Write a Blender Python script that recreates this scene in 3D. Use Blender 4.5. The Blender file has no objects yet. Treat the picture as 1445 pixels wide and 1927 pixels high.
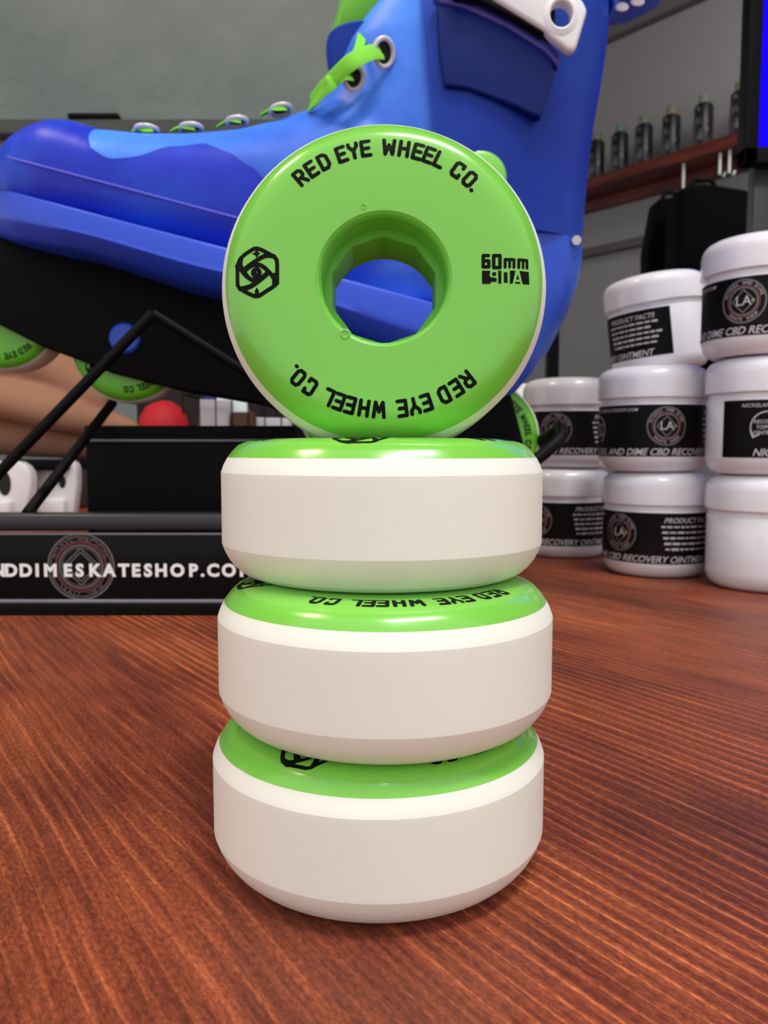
import bpy, bmesh, math, random
from mathutils import Vector, Matrix
random.seed(7)
PI = math.pi
SC = bpy.context.scene
COL = SC.collection
S = 0.001                                   # everything below is written in millimetres

# ------------------------------------------------------------------ camera
F_PX, PITCH = 1485.0, math.radians(4.78)
CAM = Vector((0.0, -142.0, 73.9))
cd = bpy.data.cameras.new('camera')
cam = bpy.data.objects.new('camera', cd); COL.objects.link(cam)
cd.sensor_fit = 'HORIZONTAL'; cd.sensor_width = 36.0; cd.lens = 36.0 * F_PX / 1445.0
cd.clip_start = 0.005; cd.clip_end = 50
cam.location = CAM * S
cam.rotation_euler = (PI / 2 - PITCH, 0, 0)
cd.dof.use_dof = True; cd.dof.focus_distance = 0.128; cd.dof.aperture_fstop = 62
SC.camera = cam

# ------------------------------------------------------------------ world, lights, exposure
SC.view_settings.view_transform = 'Standard'
SC.view_settings.look = 'None'
SC.view_settings.gamma = 1
SC.view_settings.use_curve_mapping = False
SC.view_settings.exposure = 0.1
w = bpy.data.worlds.new('world'); SC.world = w; w.use_nodes = True
w.node_tree.nodes['Background'].inputs[0].default_value = (0.97, 0.98, 1.0, 1)
w.node_tree.nodes['Background'].inputs[1].default_value = 0.95

def area(name, loc, aim, sx, sy, power, col):
    l = bpy.data.lights.new(name, 'AREA'); l.shape = 'RECTANGLE'
    l.size = sx * S; l.size_y = sy * S; l.energy = power; l.color = col
    o = bpy.data.objects.new(name, l); COL.objects.link(o)
    o.location = Vector(loc) * S
    o.rotation_euler = (Vector(aim) - Vector(loc)).to_track_quat('-Z', 'Y').to_euler()
    return o
area('ceiling_tube_light', (330, -260, 1560), (100, 100, 0), 700, 160, 16.0, (1.0, 0.98, 0.95))
area('warm_ceiling_light', (-820, 120, 1500), (0, 0, 0), 260, 260, 6.0, (1.0, 0.80, 0.58))
area('room_light', (1300, 1700, 1650), (1500, 2600, 600), 700, 300, 7.0, (1.0, 0.95, 0.92))

# ------------------------------------------------------------------ helpers
def at(px, py, D):
    """point of the place seen at photograph pixel px,py, D mm in front of the camera"""
    a = (px - 722.5) / F_PX; b = -(py - 963.5) / F_PX
    c, s = math.cos(PITCH), math.sin(PITCH)
    d = Vector((a, c + b * s, -s + b * c))
    return CAM + d * (D / d.y)

def srgb(r, g, b):
    f = lambda v: (v / 255 / 12.92) if v / 255 <= 0.04045 else ((v / 255 + 0.055) / 1.055) ** 2.4
    return (f(r), f(g), f(b), 1)

def mat(name, col, rough=0.5, metal=0.0, coat=0.0, sss=0.0, spec=0.5, emit=None, trans=0.0, bump=None, var=None, sssr=2.0):
    m = bpy.data.materials.new(name); m.use_nodes = True
    nt = m.node_tree; b = nt.nodes['Principled BSDF']
    b.inputs['Base Color'].default_value = col
    b.inputs['Roughness'].default_value = rough
    b.inputs['Metallic'].default_value = metal
    b.inputs['Coat Weight'].default_value = coat
    b.inputs['Specular IOR Level'].default_value = spec
    b.inputs['Transmission Weight'].default_value = trans
    if sss:
        b.inputs['Subsurface Weight'].default_value = sss
        b.inputs['Subsurface Radius'].default_value = (1, 1, 1)
        b.inputs['Subsurface Scale'].default_value = sssr * S
    if emit:
        b.inputs['Emission Color'].default_value = emit[0]
        b.inputs['Emission Strength'].default_value = emit[1]
    tc = nt.nodes.new('ShaderNodeTexCoord')
    def noise(scale, stretch, detail=4):
        mp = nt.nodes.new('ShaderNodeMapping'); mp.inputs['Scale'].default_value = stretch
        nt.links.new(tc.outputs['Object'], mp.inputs['Vector'])
        n = nt.nodes.new('ShaderNodeTexNoise'); n.inputs['Scale'].default_value = scale
        n.inputs['Detail'].default_value = detail
        nt.links.new(mp.outputs[0], n.inputs['Vector'])
        return n
    if bump:                                # (scale, strength, distance mm, stretch)
        n = noise(bump[0], bump[3])
        bp = nt.nodes.new('ShaderNodeBump'); bp.inputs['Strength'].default_value = bump[1]
        bp.inputs['Distance'].default_value = bump[2] * S
        nt.links.new(n.outputs['Fac'], bp.inputs['Height']); nt.links.new(bp.outputs[0], b.inputs['Normal'])
    if var:                                 # (scale, stretch, other colour, lo, hi)
        n = noise(var[0], var[1])
        r = nt.nodes.new('ShaderNodeValToRGB')
        r.color_ramp.elements[0].position = var[3]; r.color_ramp.elements[0].color = col
        r.color_ramp.elements[1].position = var[4]; r.color_ramp.elements[1].color = var[2]
        nt.links.new(n.outputs['Fac'], r.inputs[0]); nt.links.new(r.outputs[0], b.inputs['Base Color'])
    return m

def link_mesh(name, vs, fs, m, parent=None, smooth=True, sharp=35, origin=(0, 0, 0)):
    """vs in mm, relative to the parent's own frame; origin is subtracted"""
    me = bpy.data.meshes.new(name)
    o0 = Vector(origin)
    me.from_pydata([tuple((Vector(v) - o0) * S) for v in vs], [], [tuple(f) for f in fs])
    me.materials.append(m)
    bm = bmesh.new(); bm.from_mesh(me)
    bmesh.ops.remove_doubles(bm, verts=bm.verts, dist=1e-7)
    bmesh.ops.recalc_face_normals(bm, faces=bm.faces)
    bm.to_mesh(me); bm.free()
    if smooth:
        for p in me.polygons: p.use_smooth = True
        me.set_sharp_from_angle(angle=math.radians(sharp))
    o = bpy.data.objects.new(name, me); COL.objects.link(o)
    if parent: o.parent = parent
    return o

def thing(name, loc, label, cat, group=None, rot=(0, 0, 0)):
    o = bpy.data.objects.new(name, None); COL.objects.link(o)
    o.empty_display_size = 0.01
    o.location = Vector(loc) * S; o.rotation_euler = rot
    tag(o, label, cat, group)
    return o

def tag(o, label, cat, group=None):
    o['label'] = label; o['category'] = cat
    if group: o['group'] = group
    return o

def lathe(prof, n=96, closed=False, a0=0, a1=2 * PI):
    vs, fs = [], []
    full = abs(a1 - a0 - 2 * PI) < 1e-6
    k = n if full else n + 1
    for i in range(k):
        a = a0 + (a1 - a0) * i / n
        for r, z in prof: vs.append((r * math.cos(a), r * math.sin(a), z))
    m = len(prof)
    for i in range(n):
        j = (i + 1) % k
        for q in range(m if closed else m - 1):
            q2 = (q + 1) % m
            fs.append((i * m + q, j * m + q, j * m + q2, i * m + q2))
    return vs, fs

def merge(*parts):
    vs, fs = [], []
    for v, f in parts:
        b = len(vs); vs += list(v); fs += [tuple(i + b for i in t) for t in f]
    return vs, fs

def tx(part, M):
    return [tuple(M @ Vector(v)) for v in part[0]], part[1]

def rbox(c, s, b=1.0, seg=3):
    """bevelled box: centre, size, bevel"""
    bm = bmesh.new(); bmesh.ops.create_cube(bm, size=1)
    for v in bm.verts: v.co = Vector((v.co.x * s[0], v.co.y * s[1], v.co.z * s[2]))
    if b > 0: bmesh.ops.bevel(bm, geom=bm.edges[:], offset=b, segments=seg, affect='EDGES', profile=0.5)
    vs = [tuple(v.co + Vector(c)) for v in bm.verts]
    bm.verts.index_update()
    fs = [tuple(v.index for v in f.verts) for f in bm.faces]
    bm.free(); return vs, fs

def tube(pts, r, n=12, close=False):
    pts = [Vector(p) for p in pts]; vs, fs = [], []; m = len(pts)
    up = None
    for i, p in enumerate(pts):
        t = (pts[(i + 1) % m if close else min(i + 1, m - 1)] - pts[(i - 1) % m if close else max(i - 1, 0)]).normalized()
        if up is None: up = Vector((0, 0, 1)) if abs(t.z) < .9 else Vector((1, 0, 0))
        sx = t.cross(up).normalized(); up = sx.cross(t).normalized()
        rr = r[i] if isinstance(r, (list, tuple)) else r
        for k in range(n):
            a = 2 * PI * k / n; vs.append(tuple(p + (sx * math.cos(a) + up * math.sin(a)) * rr))
    for i in range(m if close else m - 1):
        j = (i + 1) % m
        for k in range(n): fs.append((i * n + k, i * n + (k + 1) % n, j * n + (k + 1) % n, j * n + k))
    if not close:
        fs.append(tuple(range(n))); fs.append(tuple(range((m - 1) * n, m * n)))
    return vs, fs

def spline(pts, n=8):
    pts = [Vector(p) for p in pts]; out = []
    for i in range(len(pts) - 1):
        p0 = pts[max(i - 1, 0)]; p1 = pts[i]; p2 = pts[i + 1]; p3 = pts[min(i + 2, len(pts) - 1)]
        for k in range(n):
            t = k / n
            out.append(0.5 * ((2 * p1) + (p2 - p0) * t + (2 * p0 - 5 * p1 + 4 * p2 - p3) * t * t + (3 * p1 - p0 - 3 * p2 + p3) * t ** 3))
    out.append(pts[-1]); return out

def interp(tab, x):
    if x <= tab[0][0]: return tab[0][1]
    for (a, b), (c, d) in zip(tab, tab[1:]):
        if x <= c:
            t = (x - a) / (c - a); t = t * t * (3 - 2 * t) * 0.4 + t * 0.6
            return b + (d - b) * t
    return tab[-1][1]

def loft(rings, cap=True):
    n = len(rings[0]); vs = [tuple(p) for r in rings for p in r]; fs = []
    for i in range(len(rings) - 1):
        for k in range(n): fs.append((i * n + k, i * n + (k + 1) % n, (i + 1) * n + (k + 1) % n, (i + 1) * n + k))
    if cap: fs.append(tuple(range(n))); fs.append(tuple(range((len(rings) - 1) * n, len(rings) * n)))
    return vs, fs

def prism(outline, y0, y1, bev=0.0):
    """outline of (x,z) extruded from y0 to y1, front edge bevelled"""
    bm = bmesh.new()
    f = bm.faces.new([bm.verts.new((x, y0, z)) for x, z in outline])
    e = bmesh.ops.extrude_face_region(bm, geom=[f])
    for v in [g for g in e['geom'] if isinstance(g, bmesh.types.BMVert)]: v.co.y = y1
    bmesh.ops.recalc_face_normals(bm, faces=bm.faces)
    if bev > 0:
        ed = [x for x in bm.edges if x.calc_face_angle(0) > 0.5]
        bmesh.ops.bevel(bm, geom=ed, offset=bev, segments=3, affect='EDGES', profile=0.5)
    bmesh.ops.triangulate(bm, faces=[f for f in bm.faces if len(f.verts) > 4])
    bm.verts.index_update()
    vs = [tuple(v.co) for v in bm.verts]; fs = [tuple(v.index for v in f.verts) for f in bm.faces]
    bm.free(); return vs, fs

def text2d(s, size, shear=0.0, bold=0.0, space=1.0, align='CENTER', sx=1.0):
    cu = bpy.data.curves.new('t', 'FONT'); cu.body = s; cu.size = size; cu.align_x = align
    cu.shear = shear; cu.offset = bold; cu.space_character = space; cu.resolution_u = 3
    cu.align_y = 'CENTER'
    o = bpy.data.objects.new('t', cu); COL.objects.link(o)
    dg = bpy.context.evaluated_depsgraph_get(); dg.update()
    me = o.evaluated_get(dg).to_mesh()
    vs = [(v.co.x * sx, v.co.y) for v in me.vertices]; fs = [tuple(p.vertices) for p in me.polygons]
    o.evaluated_get(dg).to_mesh_clear()
    bpy.data.objects.remove(o); bpy.data.curves.remove(cu)
    return vs, fs

def m2(*parts): return merge(*parts)
def move2(p, dx, dy, rot=0.0, sc=1.0):
    c, s = math.cos(rot), math.sin(rot)
    return [((x * c - y * s) * sc + dx, (x * s + y * c) * sc + dy) for x, y in p[0]], p[1]

def ribbon(pts, w, close=False, sub=0.6, cap=True):
    """flat 2-D stroke of width w through pts"""
    vs, fs = [], []
    P = [Vector((p[0], p[1])) for p in pts]
    segs = list(zip(P, P[1:])) + ([(P[-1], P[0])] if close else [])
    for a, b in segs:
        d = b - a
        if d.length < 1e-6: continue
        n = max(1, int(d.length / sub)); t = d.normalized(); q = Vector((-t.y, t.x)) * w / 2
        for i in range(n):
            p0 = a + d * i / n; p1 = a + d * (i + 1) / n; k = len(vs)
            vs += [tuple(p0 - q), tuple(p1 - q), tuple(p1 + q), tuple(p0 + q)]; fs.append((k, k + 1, k + 2, k + 3))
    for p in (P if (cap or close) else P[1:-1]):
        k = len(vs)
        vs += [(p.x + w / 2 * 1.03 * math.cos(2 * PI * i / 8 + PI / 8), p.y + w / 2 * 1.03 * math.sin(2 * PI * i / 8 + PI / 8)) for i in range(8)]
        fs.append(tuple(range(k, k + 8)))
    return vs, fs

def ring2(r, w, n=48, sx=1.0):
    vs, fs = [], []
    for i in range(n):
        a = 2 * PI * i / n
        vs += [((r - w / 2) * math.cos(a) * sx, (r - w / 2) * math.sin(a)), ((r + w / 2) * math.cos(a) * sx, (r + w / 2) * math.sin(a))]
    for i in range(n):
        j = (i + 1) % n; fs.append((2 * i, 2 * i + 1, 2 * j + 1, 2 * j))
    return vs, fs

def disc2(r, n=24): return [(r * math.cos(2 * PI * i / n), r * math.sin(2 * PI * i / n)) for i in range(n)], [tuple(range(n))]

def arctext(s, r, size, mid, flip=False, spread=1.0, bold=0.0):
    """characters set on an arc around the origin"""
    out = []; step = size * 0.74 * spread / r
    n = len(s)
    for i, ch in enumerate(s):
        if ch == ' ': continue
        k = (i - (n - 1) / 2) * step
        a = mid - k if not flip else mid + k
        rot = a - PI / 2 if not flip else a + PI / 2
        out.append(move2(text2d(ch, size, bold=bold), r * math.cos(a), r * math.sin(a), rot))
    return merge(*out)

# ------------------------------------------------------------------ materials
M_tire = mat('white_urethane', srgb(248, 246, 234), 0.42, sss=0.35, sssr=3, bump=(60, 0.12, 0.06, (1, 1, 45)))
M_green = mat('green_urethane', srgb(124, 202, 72), 0.22, coat=0.3, sss=0.12, sssr=2)
M_core = mat('green_hub_plastic', srgb(112, 194, 64), 0.4)
M_ink = mat('black_ink', srgb(8, 8, 8), 0.6, spec=.12)
M_jar = mat('white_jar_plastic', srgb(232, 230, 236), 0.25, coat=0.3, sss=0.1)
M_label = mat('black_label', srgb(8, 6, 7), 0.5, spec=.12, var=(14, (1, 1, 1), srgb(26, 19, 16), 0.45, 0.75))
M_print = mat('silver_print', srgb(196, 190, 194), 0.45)
M_dim = mat('grey_print', srgb(112, 106, 110), 0.5)
M_red = mat('dark_red_print', srgb(92, 34, 40), 0.5)
M_gold = mat('yellow_print', srgb(170, 150, 60), 0.5)
M_whitep = mat('white_print', srgb(245, 245, 245), 0.5)
M_boot = mat('blue_boot_plastic', srgb(40, 80, 198), 0.4, spec=.35, sss=0.5, sssr=6, var=(9, (1, 1, 1), srgb(72, 140, 246), 0.42, 0.62))
M_toe = mat('blue_toe_cap_plastic', srgb(26, 48, 190), 0.4, spec=.3, sss=0.4, sssr=5, var=(12, (1, 1, 1), srgb(30, 84, 214), 0.5, 0.7))
M_cuff = mat('dark_blue_cuff_plastic', srgb(12, 46, 150), 0.4, spec=.2, sss=0.4, sssr=5, var=(8, (1, 1, 1), srgb(22, 68, 168), 0.42, 0.6))
M_panel = mat('deep_blue_panel', srgb(4, 30, 108), 0.38, spec=.2, sss=0.3)
M_soul = mat('blue_soul_plastic', srgb(32, 74, 206), 0.38, sss=0.3, sssr=4)
M_frame = mat('black_frame_plastic', srgb(5, 4, 6), 0.65, spec=.1)
M_blackg = mat('black_gloss_acrylic', srgb(8, 8, 10), 0.3, spec=.15)
M_blackm = mat('black_matte', srgb(5, 5, 6), 0.6, spec=.12)
M_edge = mat('grey_edge', srgb(120, 120, 128), 0.35)
M_rod = mat('black_steel_rod', srgb(7, 7, 8), 0.5, spec=.12)
M_lace = mat('green_lace', srgb(120, 205, 50), 0.8, bump=(900, 0.6, 0.3, (1, 1, 1)))
M_liner = mat('green_liner', srgb(110, 190, 60), 0.85)
M_eyelet = mat('white_eyelet', srgb(205, 200, 205), 0.35)
M_white = mat('white_plastic', srgb(226, 222, 224), 0.35)
M_dark = mat('painted_hole_shade', srgb(8, 8, 10), 0.7)  # near-black colour for the shade inside holes
M_wallL = mat('grey_green_plaster', srgb(110, 119, 116), 0.9, bump=(14, 1.0, 14, (1, 1, 1)), var=(5, (1, 1, 1), srgb(128, 134, 129), .35, .7))
M_wallR = mat('grey_plaster', srgb(150, 146, 146), 0.9)
M_ceil = mat('grey_ceiling', srgb(120, 112, 110), 0.9)
M_floor = mat('dark_floor', srgb(70, 62, 58), 0.7)
M_shelf = mat('red_stained_wood', srgb(84, 28, 20), 0.45, var=(6, (1, 1, 8), srgb(120, 48, 30), 0.4, 0.7))
M_can = mat('speckled_dark_can', srgb(22, 22, 30), 0.4, var=(60, (1, 1, .5), srgb(120, 118, 128), 0.55, 0.72))
M_tan = mat('tan_cloth', srgb(158, 112, 86), 0.85, bump=(40, 0.3, 2, (1, 1, 1)))
M_brown = mat('brown_card', srgb(70, 42, 26), 0.8)
M_screen = mat('blue_screen', srgb(0, 0, 4), 0.6, spec=0.02, emit=((0.008, 0.0, 1.0, 1), 1.0))

def wood():
    m = bpy.data.materials.new('red_stained_table_wood'); m.use_nodes = True
    nt = m.node_tree; b = nt.nodes['Principled BSDF']; L = nt.links.new
    tc = nt.nodes.new('ShaderNodeTexCoord')
    rot = nt.nodes.new('ShaderNodeMapping'); rot.inputs['Rotation'].default_value = (0, 0, math.radians(-124.0))
    L(tc.outputs['Object'], rot.inputs['Vector'])
    def nz(scale, st, detail=6, rough=0.6, dist=0.0):
        mp = nt.nodes.new('ShaderNodeMapping'); mp.inputs['Scale'].default_value = st
        L(rot.outputs[0], mp.inputs['Vector'])
        n = nt.nodes.new('ShaderNodeTexNoise'); n.inputs['Scale'].default_value = scale
        n.inputs['Detail'].default_value = detail; n.inputs['Roughness'].default_value = rough
        n.inputs['Distortion'].default_value = dist
        L(mp.outputs[0], n.inputs['Vector']); return n
    def ramp(src, *st):
        r = nt.nodes.new('ShaderNodeValToRGB'); e = r.color_ramp.elements
        while len(e) < len(st): e.new(0.5)
        for k, (p, c) in enumerate(st): e[k].position = p; e[k].color = c
        L(src, r.inputs[0]); return r
    def mix(a, bb, f, mode='MIX'):
        x = nt.nodes.new('ShaderNodeMix'); x.data_type = 'RGBA'; x.blend_type = mode
        if isinstance(f, float): x.inputs[0].default_value = f
        else: L(f, x.inputs[0])
        L(a, x.inputs[6]); L(bb, x.inputs[7]); return x
    broad = nz(9, (0.45, 2.4, 1), 5)
    base = ramp(broad.outputs['Fac'], (0.3, srgb(94, 42, 27)), (0.5, srgb(126, 59, 36)), (0.7, srgb(154, 79, 46)))
    # growth rings: saw-tooth bands along the grain, gently warped
    mp = nt.nodes.new('ShaderNodeMapping'); mp.inputs['Scale'].default_value = (0.05, 1, 1)
    warp = nz(6, (0.3, 1.3, 1), 3)
    L(rot.outputs[0], mp.inputs['Vector'])
    vm = nt.nodes.new('ShaderNodeVectorMath'); vm.operation = 'MULTIPLY_ADD'
    L(warp.outputs['Color'], vm.inputs[0]); vm.inputs[1].default_value = (0.01, 0.045, 0); L(mp.outputs[0], vm.inputs[2])
    wv = nt.nodes.new('ShaderNodeTexWave'); wv.bands_direction = 'Y'; wv.wave_profile = 'SAW'; wv.inputs['Scale'].default_value = 92
    wv.inputs['Distortion'].default_value = 2.2; wv.inputs['Detail'].default_value = 3; wv.inputs['Detail Scale'].default_value = 1.2; wv.inputs['Detail Roughness'].default_value = .6
    L(vm.outputs[0], wv.inputs['Vector'])
    rings = ramp(wv.outputs['Fac'], (0.0, (1.0, 1.0, 1.0, 1)), (0.5, (0.74, 0.68, 0.66, 1)), (0.76, (1.1, 1.1, 1.0, 1)), (0.92, (2.1, 2.5, 2.0, 1)), (1.0, (1.0, 1.0, 1.0, 1)))
    pres = nz(8, (0.35, 1.1, 1), 3)                 # the rings stand out in some bands only
    prr = ramp(pres.outputs['Fac'], (0.38, (0.15, 0.15, 0.15, 1)), (0.54, (1, 1, 1, 1)))
    c1 = mix(base.outputs[0], rings.outputs[0], prr.outputs[0], 'MULTIPLY')
    fine = nz(230, (0.07, 2.2, 1), 5, 0.7)
    fr = ramp(fine.outputs['Fac'], (0.34, (0.5, 0.42, 0.4, 1)), (0.5, (1, 1, 1, 1)), (0.66, (1.6, 1.75, 1.65, 1)))
    c2 = mix(c1.outputs[2], fr.outputs[0], 0.7, 'MULTIPLY')
    pore = nz(1400, (0.5, 1, 1), 3, 0.7)
    po_ = ramp(pore.outputs['Fac'], (0.36, (0.45, 0.38, 0.38, 1)), (0.5, (1, 1, 1, 1)), (0.66, (1.7, 1.8, 1.7, 1)))
    c2 = mix(c2.outputs[2], po_.outputs[0], 0.6, 'MULTIPLY')
    blot = nz(24, (0.8, 1.4, 1), 5, 0.7)
    br = ramp(blot.outputs['Fac'], (0.32, (0.52, 0.48, 0.5, 1)), (0.5, (1, 1, 1, 1)), (0.7, (1.25, 1.27, 1.22, 1)))
    c3 = mix(c2.outputs[2], br.outputs[0], 0.7, 'MULTIPLY')
    L(c3.outputs[2], b.inputs['Base Color']); b.inputs['Specular IOR Level'].default_value = 0.35
    rr = nt.nodes.new('ShaderNodeMapRange'); rr.inputs[3].default_value = 0.3; rr.inputs[4].default_value = 0.6
    L(fine.outputs['Fac'], rr.inputs[0]); L(rr.outputs[0], b.inputs['Roughness'])
    bp = nt.nodes.new('ShaderNodeBump'); bp.inputs['Strength'].default_value = 0.35; bp.inputs['Distance'].default_value = 0.0006
    L(fine.outputs['Fac'], bp.inputs['Height']); L(bp.outputs[0], b.inputs['Normal'])
    return m
M_wood = wood()

# ------------------------------------------------------------------ the room
def struct(name, part, m, smooth=False):
    o = link_mesh(name, part[0], part[1], m, smooth=smooth); o['kind'] = 'structure'; return o

CEIL = 1790
struct('floor', rbox((0, 1500, -920), (9000, 8000, 40), 0), M_floor)
struct('ceiling', rbox((0, 2100, CEIL + 30), (9000, 4400, 60), 0), M_ceil)
# back wall behind the skate (a partition that ends behind the boot)
pe = at(880, 500, 1500)
struct('wall_back', rbox(((pe.x - 3600) / 2, 1400, 435), (pe.x + 3600, 90, 2710), 0), M_wallL)
struct('trim_1', rbox(((pe.x - 3600) / 2, 1338, at(60, 236, 1460).z), (pe.x + 3600, 34, 26), 4), mat('grey_rail', srgb(74, 76, 74), 0.8))
# right wall: runs away to the left; U is its direction, N points into the room
U = Vector((-1262, 1485, 0)).normalized(); N = Vector((-U.y, U.x, 0)); N = -Vector((1485, 1262, 0)).normalized()
SH = Vector((1163, 2738, 0))                # a point under the shelf's front edge
def along(t, n, z): return SH + U * t - N * n + Vector((0, 0, z))   # n = behind the shelf front
def wbox(t0, t1, n0, n1, z0, z1, b=0.0):
    p = rbox(((t0 + t1) / 2, (n0 + n1) / 2, (z0 + z1) / 2), (t1 - t0, n1 - n0, z1 - z0), b)
    M = Matrix(((U.x, -N.x, 0, SH.x), (U.y, -N.y, 0, SH.y), (0, 0, 1, 0), (0, 0, 0, 1)))
    return tx(p, M)
struct('wall_right', wbox(-2600, 3200, 170, 260, -900, CEIL), M_wallR)
struct('trim_2', wbox(-2600, 3200, 120, 169, CEIL - 60, CEIL - 5, 6), mat('grey_cornice', srgb(110, 104, 103), 0.8))

struct('trim_3', wbox(-2600, 3200, 140, 169, 880, 915, 4), mat('grey_wall_rail', srgb(92, 88, 86), 0.8))

# ------------------------------------------------------------------ table
tb = link_mesh('table', *rbox((150, 350, -20), (2600, 1800, 40), 3), M_wood, smooth=False)
tag(tb, 'wide red-brown stained wooden tabletop under the wheels, jars and skate stand', 'table')

# ------------------------------------------------------------------ skate wheels in the foreground
PROF = [(11.6, 12.1), (12.1, 12.5), (22.6, 12.5), (24.4, 12.25), (25.6, 11.95), (26.8, 11.45), (27.9, 10.4), (28.8, 9.2)]
PROFW = [(28.8, 9.2), (29.5, 7.9), (30.0, 6.5), (30.0, -6.5), (29.5, -7.9), (28.8, -9.2), (27.9, -10.4), (26.8, -11.45), (25.6, -12.15), (24.5, -12.5), (12.1, -12.5), (11.6, -12.1)]
def surf_z(r):
    P = PROF + PROFW[1:3]
    for (a, b), (c, d) in zip(P, P[1:]):
        if r <= c: return b + (d - b) * (r - a) / (c - a) if c > a else b
    return 6.5
GL = {'R': [[(0, 0), (0, 1), (.5, 1), (.68, .86), (.68, .58), (.5, .45), (0, .45)], [(.34, .45), (.7, 0)]],
      'E': [[(.68, 1), (0, 1), (0, 0), (.68, 0)], [(0, .5), (.58, .5)]],
      'D': [[(0, 0), (0, 1), (.48, 1), (.7, .8), (.7, .2), (.48, 0), (0, 0)]],
      'Y': [[(0, 1), (0, .82), (.35, .48), (.7, .82), (.7, 1)], [(.35, .48), (.35, 0)]],
      'W': [[(0, 1), (.14, .02), (.45, .66), (.76, .02), (.9, 1)]],
      'H': [[(0, 0), (0, 1)], [(.68, 0), (.68, 1)], [(0, .5), (.68, .5)]],
      'L': [[(0, 1), (0, 0), (.62, 0)]],
      'C': [[(.68, .78), (.68, 1), (.14, 1), (0, .86), (0, .14), (.14, 0), (.68, 0), (.68, .22)]],
      'O': [[(.16, 0), (0, .16), (0, .84), (.16, 1), (.54, 1), (.7, .84), (.7, .16), (.54, 0), (.16, 0)]],
      '.': [[(.3, 0), (.36, 0)]],
      '6': [[(.62, 1), (.1, 1), (0, .9), (0, .1), (.1, 0), (.5, 0), (.6, .1), (.6, .42), (.5, .52), (0, .52)]],
      '0': [[(.1, 0), (0, .1), (0, .9), (.1, 1), (.5, 1), (.6, .9), (.6, .1), (.5, 0), (.1, 0)]],
      'm': [[(0, 0), (0, .66), (.8, .66), (.9, .56), (.9, 0)], [(.45, 0), (.45, .66)]],
      '9': [[(.1, 0), (.6, 0), (.6, 1), (.1, 1), (.1, .5), (.6, .5)]],
      'A': [[(0, 0), (.3, 1), (.6, 0)], [(.1, .34), (.5, .34)]]}
def glyph(ch, h, w, dx=0, dy=0, sx=1.0):
    return merge(*[ribbon([(x * h * sx + dx, y * h + dy) for x, y in st], w) for st in GL[ch]])
def wheel_text():
    res = []
    word = [('R', 129.6), ('E', 123.6), ('D', 117.3), ('E', 108.9), ('Y', 103.5), ('E', 98.0), ('W', 87.8), ('H', 81.2), ('E', 75.0), ('E', 69.9), ('L', 64.8), ('C', 55.8), ('O', 49.2), ('.', 45.2)]
    for turn in (0, 180):
        out = []
        for ch, a in word:
            h = 2.6; g = glyph(ch, h, 0.68, sx=0.8)
            xs = [v[0] for v in g[0]]; mx = (min(xs) + max(xs)) / 2
            g = move2(g, -mx, -h / 2)
            aa = math.radians(a + turn); r = 23.3
            out.append(move2(g, r * math.cos(aa), r * math.sin(aa), aa - PI / 2))
        res.append(merge(*out))
    return res
def arc(cx, cy, r, a0, a1, n=14): return [(cx + r * math.cos(math.radians(a0 + (a1 - a0) * i / n)), cy + r * math.sin(math.radians(a0 + (a1 - a0) * i / n))) for i in range(n + 1)]
def poly2(pts):
    """filled outline, cut fine enough to follow the wheel's shoulder"""
    bm = bmesh.new(); bm.faces.new([bm.verts.new((x, y, 0)) for x, y in pts])
    bmesh.ops.triangulate(bm, faces=bm.faces[:])
    bmesh.ops.subdivide_edges(bm, edges=bm.edges[:], cuts=3, use_grid_fill=True)
    bm.verts.index_update()
    vs = [(v.co.x, v.co.y) for v in bm.verts]; fs = [tuple(v.index for v in f.verts) for f in bm.faces]
    bm.free(); return vs, fs
def wheel_emblem():
    q = lambda pts: [((x - 680) / 130, (820 - y) / 130) for x, y in pts]
    sp = lambda pts: [tuple(p)[:2] for p in spline([(x, y, 0) for x, y in q(pts)], 5)]
    o = [ribbon(q([(690, 262), (800, 305), (1080, 455), (1140, 530), (1152, 620), (1152, 1070), (1060, 1150), (730, 1365), (640, 1372), (500, 1310), (270, 1175), (218, 1080), (212, 620), (280, 480), (400, 385), (610, 268)]), 0.72, close=True)]
    for pts, wd in (([(1080, 450), (980, 435), (850, 450), (680, 540), (450, 690), (370, 760)], .8), ([(200, 640), (330, 770), (430, 890), (560, 985), (680, 1010)], .78),
                    ([(400, 760), (560, 660), (700, 640), (830, 690), (960, 810), (1060, 930), (1110, 1060)], .78), ([(950, 820), (820, 935), (660, 1060), (500, 1150), (330, 1180)], .9),
                    ([(300, 480), (280, 620), (340, 740)], .9), ([(1095, 880), (1085, 1090)], .8), ([(690, 650), (680, 760)], .7), ([(665, 900), (670, 1000)], 1.2), ([(430, 730), (420, 820), (480, 900)], .5)):
        o.append(ribbon(sp(pts), wd))
    o.append(move2(disc2(.98), -.08, -.05))
    o.append(poly2(q([(690, 270), (720, 350), (765, 385), (720, 415), (680, 490), (640, 420), (565, 385), (640, 350), (650, 280)])))
    o.append(poly2(q([(630, 1320), (640, 1230), (680, 1165), (725, 1230), (735, 1320)])))
    return move2(merge(*o), -22.6, 1.05)
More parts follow.
